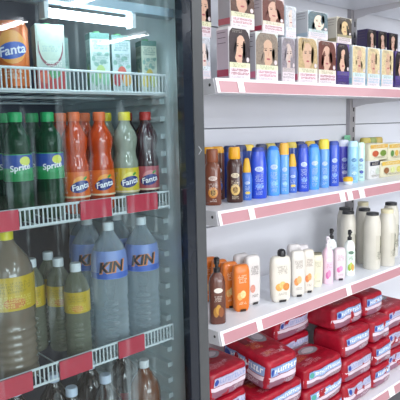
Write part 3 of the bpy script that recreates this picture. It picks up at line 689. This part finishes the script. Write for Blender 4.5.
# racks
RX0, RX1 = CX0 + .036, CX1 - .062
YR = 1.098
def rack(zf, top, strips, bot):
    b = MB()
    n = int((RX1 - RX0) / .058)
    for i in range(n + 1):
        x = RX0 + (RX1 - RX0)*i/n; b.rod((x, YR + .004, zf - .0022), (x, 1.64, zf - .0022), .0018, wire_m, 5)
    for y in (YR + .004, 1.32, 1.64): b.rod((RX0, y, zf - .006), (RX1, y, zf - .006), .003, wire_m, 6)
    for x in (RX0, RX1): b.rod((x, YR, zf - .008), (x, 1.64, zf - .008), .0035, wire_m, 6)
    for ya in (1.2, 1.6):
        for x0, x1 in ((CX0 + .0336, RX0), (RX1, CX1 - .0336)): b.box(x0, x1, ya, ya + .02, zf - .012, zf - .007, wire_m)
    r = cpart(b, 'rack')
    b = MB()
    b.rod((RX0, YR, top), (RX1, YR, top), .003, wire_m, 8); b.rod((RX0, YR, bot), (RX1, YR, bot), .003, wire_m, 8)
    n = int((RX1 - RX0) / .0102)
    for i in range(n + 1):
        x = RX0 + (RX1 - RX0)*i/n; b.rod((x, YR, bot), (x, YR, top), .0017, wire_m, 5)
    b.build('front_fence', r)
    for x0, x1 in strips:
        b = MB(); b.box(x0, x1, YR - .008, YR - .0035, bot - .002, top + .002, strip_m); b.build('price_strip', r)
    return r
Z1, Z2, Z3, Z4 = 1.500, 1.218, .866, .48
rack(Z1, 1.541, (), 1.497)
rack(Z2, 1.252, ((.36, .494), (.639, .721), (.766, .857)), 1.214)
rack(Z3, .900, ((.36, .501), (.566, .649), (.724, .801)), .862)
rack(Z4, .52, ((.42, .5), (.6, .68)), .482)

# ---- drinks
def soda(label, loc, liquid, cap_hex, label_hex, brand='fanta', top_hex=None, rz=-.3, group='half-litre soda bottles on the second cooler rack', detail=True):
    o = root('soda_bottle', label, 'bottle', loc, rz, group)
    r = .0312; h = .235
    pts = [(0, .82), (.006, .97), (.018, 1), (.030, .97), (.036, .975), (.098, .975), (.104, 1), (.114, .98), (.126, .86), (.136, .82), (.146, .86), (.16, .96), (.172, .98), (.186, .84), (.198, .6), (.208, .44), (.216, .42)]
    prof = [(z, r*k, r*k) for z, k in pts]
    b = MB(); b.loft(prof, liquid, 2, 28); b.build('body', o)
    b = MB(); b.loft([(.214, .0145, .0145), (.217, .0152, .0152), (.232, .0152, .0152), (h, .0138, .0138)], M(cap_hex, rough=.4), 2, 24); b.build('cap', o)
    zl0, zl1 = (.037, .098) if brand == 'fanta' else (.088, .146)
    if brand == 'fanta': lp = [(zl0, r*1.012, r*1.012), (zl1, r*1.012, r*1.012)]
    else: lp = [(zl0, r*1.01, r*1.01), (zl0 + .012, r*1.0, r*1.0), (zl1 - .012, r*1.0, r*1.0), (zl1, r*.99, r*.99)]
    b = MB(); b.loft(lp, M(label_hex, rough=.35), 2, 36, cap=False); T = MB()
    S = on_loft(lp)
    if brand == 'fanta':
        cv = .064
        b.oval(S, .004, cv + .008, .019, .016, M(top_hex or '#f2a23c', rough=.4), .0005, 20, rings=4)
        b.oval(S, .002, cv, .024, .0135, M('#1c2c7c', rough=.35), .0009, 20, rot=.25, rings=5)
        T.text(S, 'Fanta', .002, cv, .0195, M('#f4f4f8', rough=.4), .0016, .2, .0004, .15)
        b.oval(S, .014, cv + .019, .006, .003, M('#3f9a3c'), .0012, 10, rot=.6)
        b.marks(S, -.052, -.03, .048, .088, M('#f0d8c8'), .0008, 5, 3)
        b.marks(S, .034, .05, .048, .088, M('#f0d8c8'), .0008, 5, 5)
        b.rect(S, -.09, .09, zl0 + .001, zl0 + .005, M('#e8d8b8'), .0006, 30)
    else:
        b.rect(S, -.085, .085, .116, .144, M('#274a9c', rough=.35), .0006, 30)
        b.oval(S, .012, .131, .012, .010, M('#d8dc5c'), .0012, 14)
        T.text(S, 'Sprite', .0, .117, .018, M('#f4f6f8'), .0018, .15, .0004, .15)
        b.rect(S, -.085, .085, .089, .103, M('#1f8a4c'), .0006, 30)
    T.build('brand_lettering', b.build('label', o))
    return o
orange_m = mat('orange_soda', '#bc400a', rough=.12, var=.12, scale=40, coat=.5)
lemon_m = mat('cloudy_lemon_soda', '#8e9686', rough=.12, var=.08, coat=.5)
grape_m = mat('dark_cherry_soda', '#3c1c24', rough=.12, coat=.5)
green_m = clear('green_pet', '#3c8a60', '#0f4a2c', .5)
z = Z2 + .0005
spr = soda('green Sprite bottle in front, left of the orange sodas', (.608, 1.163, z), green_m, '#1f9a58', '#2f9a5c', 'sprite', rz=-.3)
for x, y, lab in ((.612, 1.245, 'green Sprite bottle directly behind the front Sprite bottle'), (.545, 1.245, 'green Sprite bottle in the second row at the left'), (.475, 1.24, 'green Sprite bottle in the second row at the left picture edge'), (.56, 1.325, 'green Sprite bottle in the third row at the left'), (.535, 1.168, 'green Sprite bottle in front at the left picture edge')):
    again(spr, lab, (x, y, z))
fo = soda('orange Fanta bottle right of the Sprite bottle', (.674, 1.163, z), orange_m, '#d8693a', '#dd6a24')
again(fo, 'orange Fanta bottle left of the pale lemon one', (.742, 1.160, z), -.42)
again(fo, 'orange Fanta bottle in the second row behind the first orange one', (.683, 1.24, z))
again(fo, 'orange Fanta bottle in the second row behind the second orange one', (.748, 1.238, z))
fy = soda('pale cloudy Fanta bottle with yellow cap and yellow label', (.815, 1.160, z), lemon_m, '#e2d02c', '#d8c02c', top_hex='#eede6a', rz=-.4)
again(fy, 'pale cloudy Fanta bottle in the second row behind the yellow-labelled one', (.813, 1.24, z))
fg = soda('dark red Fanta bottle with red cap at the right end of the rack', (.880, 1.160, z), grape_m, '#b83028', '#b4505c', top_hex='#d88a8c', rz=-.5)
again(fg, 'dark red Fanta bottle in the second row behind the right end one', (.879, 1.24, z))
for x in (.65, .72, .79, .86):
    again(fg, 'dark soda bottle in the third row at height of %s' % {.65: 'the first orange soda', .72: 'the second orange soda', .79: 'the yellow-labelled soda', .86: 'the right end soda'}[x], (x, 1.33, z))

def big_bottle(name, label, loc, r, h, body, cap_hex, kind, rz=-.6, group=None, cap_r=.0145):
    o = root(name, label, 'bottle', loc, rz, group)
    bh = h - .018
    pts = [(0, .86), (.008, 1), (h*.06, 1)] + [(h*(.06 + .0125*j), (1, .975, .962, .975)[j % 4]) for j in range(1, 25)] + [(h*.375, .955), (h*.41, .955), (h*.43, 1), (h*.70, 1), (h*.76, .95), (h*.82, .8), (h*.88, .52), (h*.915, .36)]
    prof = [(q, r*k, r*k) for q, k in pts] + [(bh, cap_r*.9, cap_r*.9)]
    b = MB(); b.loft(prof, body, 2, 32); b.build('body', o)
    b = MB(); b.loft([(bh - .002, cap_r, cap_r), (h - .003, cap_r, cap_r), (h, cap_r*.9, cap_r*.9)], M(cap_hex, rough=.4), 2, 24); b.build('cap', o)
    if kind == 'kin':
        lp = [(h*.575, r*1.012, r*1.012), (h*.70, r*1.012, r*1.012), (h*.76, r*.965, r*.965), (h*.79, r*.90, r*.90)]
        b = MB(); b.loft(lp, M('#7c94d0', rough=.35, var=.35), 2, 40, cap=False); S = on_loft(lp)
        b.rect(S, -r*3, r*3, h*.575 + .001, h*.625, M('#3f68c4', rough=.35), .0006, 40)
        b.marks(S, -r*2.9, r*2.9, h*.63, h*.65, M('#6f92d8', rough=.35), .0008, 1, 6)
        T = MB(); T.text(S, 'KIN', .006, h*.668 - .001, .037, M('#e08a4a'), .0012, .08, .0022, .25)
        T.text(S, 'KIN', .004, h*.668, .035, M('#20202c'), .0022, .08, .0012, .25)
        T.build('brand_lettering', b.build('label', o))
    elif kind == 'yellow':
        lp = [(h*.5, r*1.012, r*1.012), (h*.72, r*1.012, r*1.012)]
        b = MB(); b.loft(lp, M('#c4a61c', rough=.35, var=.2), 2, 40, cap=False); S = on_loft(lp)
        b.marks(S, -r*.75, r*.8, h*.615, h*.69, M('#8f8420'), .0008, 3, 9)
        b.marks(S, -r*.8, r*.8, h*.52, h*.60, M('#e4d870'), .0008, 4, 12)
        b.oval(S, r*.1, h*.55, r*.45, h*.035, M('#c8782c'), .0007, 16)
        b.build('label', o)
    elif kind == 'cola':
        lp = [(h*.42, r*1.01, r*1.01), (h*.66, r*1.01, r*1.01)]
        b = MB(); b.loft(lp, M('#8e1c22', rough=.35), 2, 36, cap=False); b.build('label', o)
    return o
water_m = clear('water_pet', '#dce6ea', '#c0ced6', .27)
water2_m = clear('small_bottle_pet', '#c9cfbc', '#858a78', .45)
cloud_m = mat('cloudy_juice', '#74695a', rough=.15, var=.06, coat=.4)
z = Z3 + .0005
KG = 'large water bottles on the third cooler rack'
kin = big_bottle('water_bottle', 'large KIN water bottle with blue label, the left front one', (.756, 1.165, z), .0445, .318, water_m, '#d3dee2', 'kin', rz=-.62, group=KG)
again(kin, 'large KIN water bottle with blue label, the right front one', (.857, 1.165, z), -.72)
again(kin, 'large water bottle behind the left front KIN bottle', (.763, 1.275, z))
again(kin, 'large water bottle behind the right front KIN bottle', (.857, 1.275, z))
again(kin, 'large water bottle in the third row behind the left KIN bottles', (.82, 1.385, z))
big_bottle('juice_bottle', 'big cloudy drink bottle with yellow cap and yellow label at the left picture edge', (.497, 1.172, z), .055, .334, cloud_m, '#d8cc28', 'yellow', rz=-.3, cap_r=.017)
SGp = 'small yellow-labelled bottles on the third cooler rack'
sm = big_bottle('juice_bottle', 'small white-capped bottle with yellow label, in front left of the water bottles', (.660, 1.165, z), .031, .232, water2_m, '#d4dce0', 'yellow', rz=-.6, group=SGp, cap_r=.0135)
again(sm, 'small white-capped bottle with yellow label, just behind the front one', (.656, 1.242, z))
again(sm, 'small yellow-labelled bottle beside the big yellow-capped bottle, farther back', (.605, 1.285, z))
again(sm, 'small yellow-labelled bottle in the third row, behind the two white-capped ones', (.672, 1.325, z))
z = Z4 + .0005
cola_m = mat('cola', '#1c0f0c', rough=.12, coat=.5); amber_m = mat('amber_drink', '#6a3a1c', rough=.12, coat=.5)
CG = 'white-capped bottles on the lowest visible rack'
co = big_bottle('cola_bottle', 'dark cola bottle with pale blue cap, front row at left under the yellow-labelled bottles', (.626, 1.155, z), .0435, .32, cola_m, '#c3d0e2', 'cola', group=CG)
again(co, 'dark cola bottle with pale blue cap, front row under the left KIN bottle', (.722, 1.155, z))
co2 = big_bottle('cola_bottle', 'amber-brown bottle with white cap, front row at right on the lowest rack', (.845, 1.158, z), .0435, .32, amber_m, '#dbe0e2', 'plain', group=CG)
for x, lab in ((.53, 'dark cola bottle in the second row at the left picture edge'), (.632, 'dark cola bottle in the second row behind the left pale-capped one'), (.738, 'dark cola bottle in the second row behind the middle pale-capped one'), (.846, 'dark cola bottle in the second row behind the amber one')):
    again(co, lab, (x, 1.255, z))
# top rack
z = Z1 + .0005
o = root('soda_can', 'tall orange Fanta can at the left end of the top rack', 'can', (.535, 1.158, z), -.45)
r = .0335; h = .139
prof = [(0, r*.8, r*.8), (.006, r, r), (h - .012, r, r), (h - .003, r*.86, r*.86), (h, r*.86, r*.86), (h - .002, r*.8, r*.8)]
b = MB(); b.loft(prof, M('#d06a28', rough=.3, metal=.2), 2, 36); b.build('body', o)
S = on_loft(prof); b = MB()
b.oval(S, 0, .085, .030, .034, M('#e8a24c', rough=.35), .0006, 20, rings=5)
b.oval(S, 0, .078, .032, .017, M('#3c60b8', rough=.35), .0010, 20, rot=.2, rings=6)
b.text(S, 'Fanta', 0, .078, .026, M('#e8ecf4'), .0018, .2, .0005, .15)
b.marks(S, -.02, .02, .02, .045, M('#f4dcc0'), .0008, 3, 7)
b.build('label', o)
b = MB(); b.loft([(h - .0025, r*.8, r*.8), (h - .002, r*.78, r*.78)], M('#c4c8cc', metal=.8, rough=.3)); b.oval(flat_top(h - .002), 0, 0, .008, .012, M('#aab0b4', metal=.8), .001); b.build('lid', o)
def juice(label, x, y, w, d, h, body, art, rz=-.3, group='juice cartons on the top cooler rack'):
    o = root('juice_carton', label, 'carton', (x, y, z), rz, group)
    b = MB(); b.box(-w/2, w/2, -d/2, d/2, 0, h, M(body, rough=.35)); b.build('carton', o)
    S = flat_front(d); L = flat_left(w); b = MB()
    for Q, ww in ((S, w), (L, d)): art(b, Q, ww, h)
    b.build('carton_print', o)
    b = MB(); b.loft([(h, .009, .009), (h + .006, .009, .009), (h + .007, .007, .007)], M('#4a9a5c')); k = b.build('cap', o); k.location = (0, d*.15, 0)
    return o
def art_u(b, S, w, h):
    b.rect(S, -w/2 + .001, w/2 - .001, h*.02, h*.34, M('#b83a3c'), .0006)
    b.oval(S, 0, h*.66, w*.44, h*.30, M('#8a4a58'), .0008, 20)
    b.oval(S, 0, h*.70, w*.41, h*.30, M('#b4cbbd', var=.2, scale=60), .0012, 20)
    b.rect(S, -w*.44, w*.44, h*.74, h*.985, M('#b0c8bc', var=.2, scale=60), .0016)
    b.marks(S, -w*.3, w*.3, h*.58, h*.68, M('#8ab0b8'), .002, 1, 3)
    b.oval(S, w*.1, h*.26, w*.2, h*.08, M('#4a9a60'), .0012, 14); b.oval(S, -w*.25, h*.2, w*.2, h*.1, M('#d8664c'), .0014, 14)
    b.marks(S, -w*.2, w*.4, h*.36, h*.46, M('#e8e8e4'), .0016, 1, 8)
def art_fruit(cs, seed):
    def f(b, S, w, h):
        b.rect(S, -w*.5, w*.5, h*.9, h, M('#4f7c74'), .0006)
        for j in range(6): b.oval(S, w*(-.35 + .14*j), h*(.55 + .1*math.sin(j*2.3 + seed)), w*.1, h*.045, M('#7fa89a', var=.4, scale=120), .0006, 10, rot=j)
        for i, c in enumerate(cs): b.oval(S, w*(-.25 + .25*(i % 3)), h*(.22 + .12*(i % 2)), w*.24, h*.12, M(c), .0008 + .0003*i, 14)
        b.marks(S, -w*.4, w*.4, h*.72, h*.88, M('#4c7c78'), .001, 1, seed)
        b.marks(S, -w*.4, w*.4, h*.48, h*.68, M('#7a9a98'), .001, 3, seed + 1)
        b.marks(S, -w*.4, w*.4, h*.04, h*.12, M('#6a8a80'), .0018, 1, seed + 2)
    return f
juice('wide white carton with red foot and curved line, next to the orange can', .622, 1.165, .062, .05, .141, '#a9bfb8', art_u)
juice('white fruit juice carton with green print, left of the three cartons', .748, 1.162, .046, .042, .134, '#b4c8c2', art_fruit(('#7ab08a', '#a8c47c', '#8ac0a0'), 3))
juice('white fruit juice carton with red berries, middle of the three cartons', .808, 1.162, .046, .042, .134, '#b2c6c8', art_fruit(('#b03a44', '#c85a4c', '#d8a44c'), 6))
juice('white fruit juice carton with yellow fruit, right end of the top rack', .892, 1.162, .04, .042, .128, '#b9c6b4', art_fruit(('#d8c45c', '#c8b450', '#b8c46c'), 9))
for x, y, lab in ((.69, 1.25, 'green carton set back between the wide carton and the fruit cartons'), (.85, 1.24, 'green carton set back between the right fruit cartons')):
    juice(lab, x, y, .046, .042, .13, '#5c8078', art_fruit(('#4a7a5c', '#6a9a70'), 12))

# ------------------------------------------------------------------ camera, world, view
w = bpy.data.worlds.new('shop_air'); scene.world = w; w.use_nodes = True
w.node_tree.nodes['Background'].inputs['Color'].default_value = (.80, .86, 1, 1)
w.node_tree.nodes['Background'].inputs['Strength'].default_value = .0
cam = bpy.data.cameras.new('camera'); co_ = bpy.data.objects.new('camera', cam); col.objects.link(co_)
X = Vector((0.73455487, -0.67818019, -0.02237788)); Yv = Vector((0.10767091, 0.08393319, 0.99063727)); Zv = Vector((-0.66995232, -0.73008688, 0.13467381))
m3 = Matrix((X, Yv, Zv)).transposed()
co_.matrix_world = Matrix.Translation((0, 0, 1.42)) @ m3.to_4x4()
cam.sensor_width = 36; cam.sensor_fit = 'HORIZONTAL'; cam.lens = 560 / 400 * 36; cam.clip_start = .05
scene.camera = co_
scene.view_settings.view_transform = 'Standard'; scene.view_settings.look = 'None'
scene.view_settings.gamma = 1; scene.view_settings.use_curve_mapping = False
scene.view_settings.exposure = .2
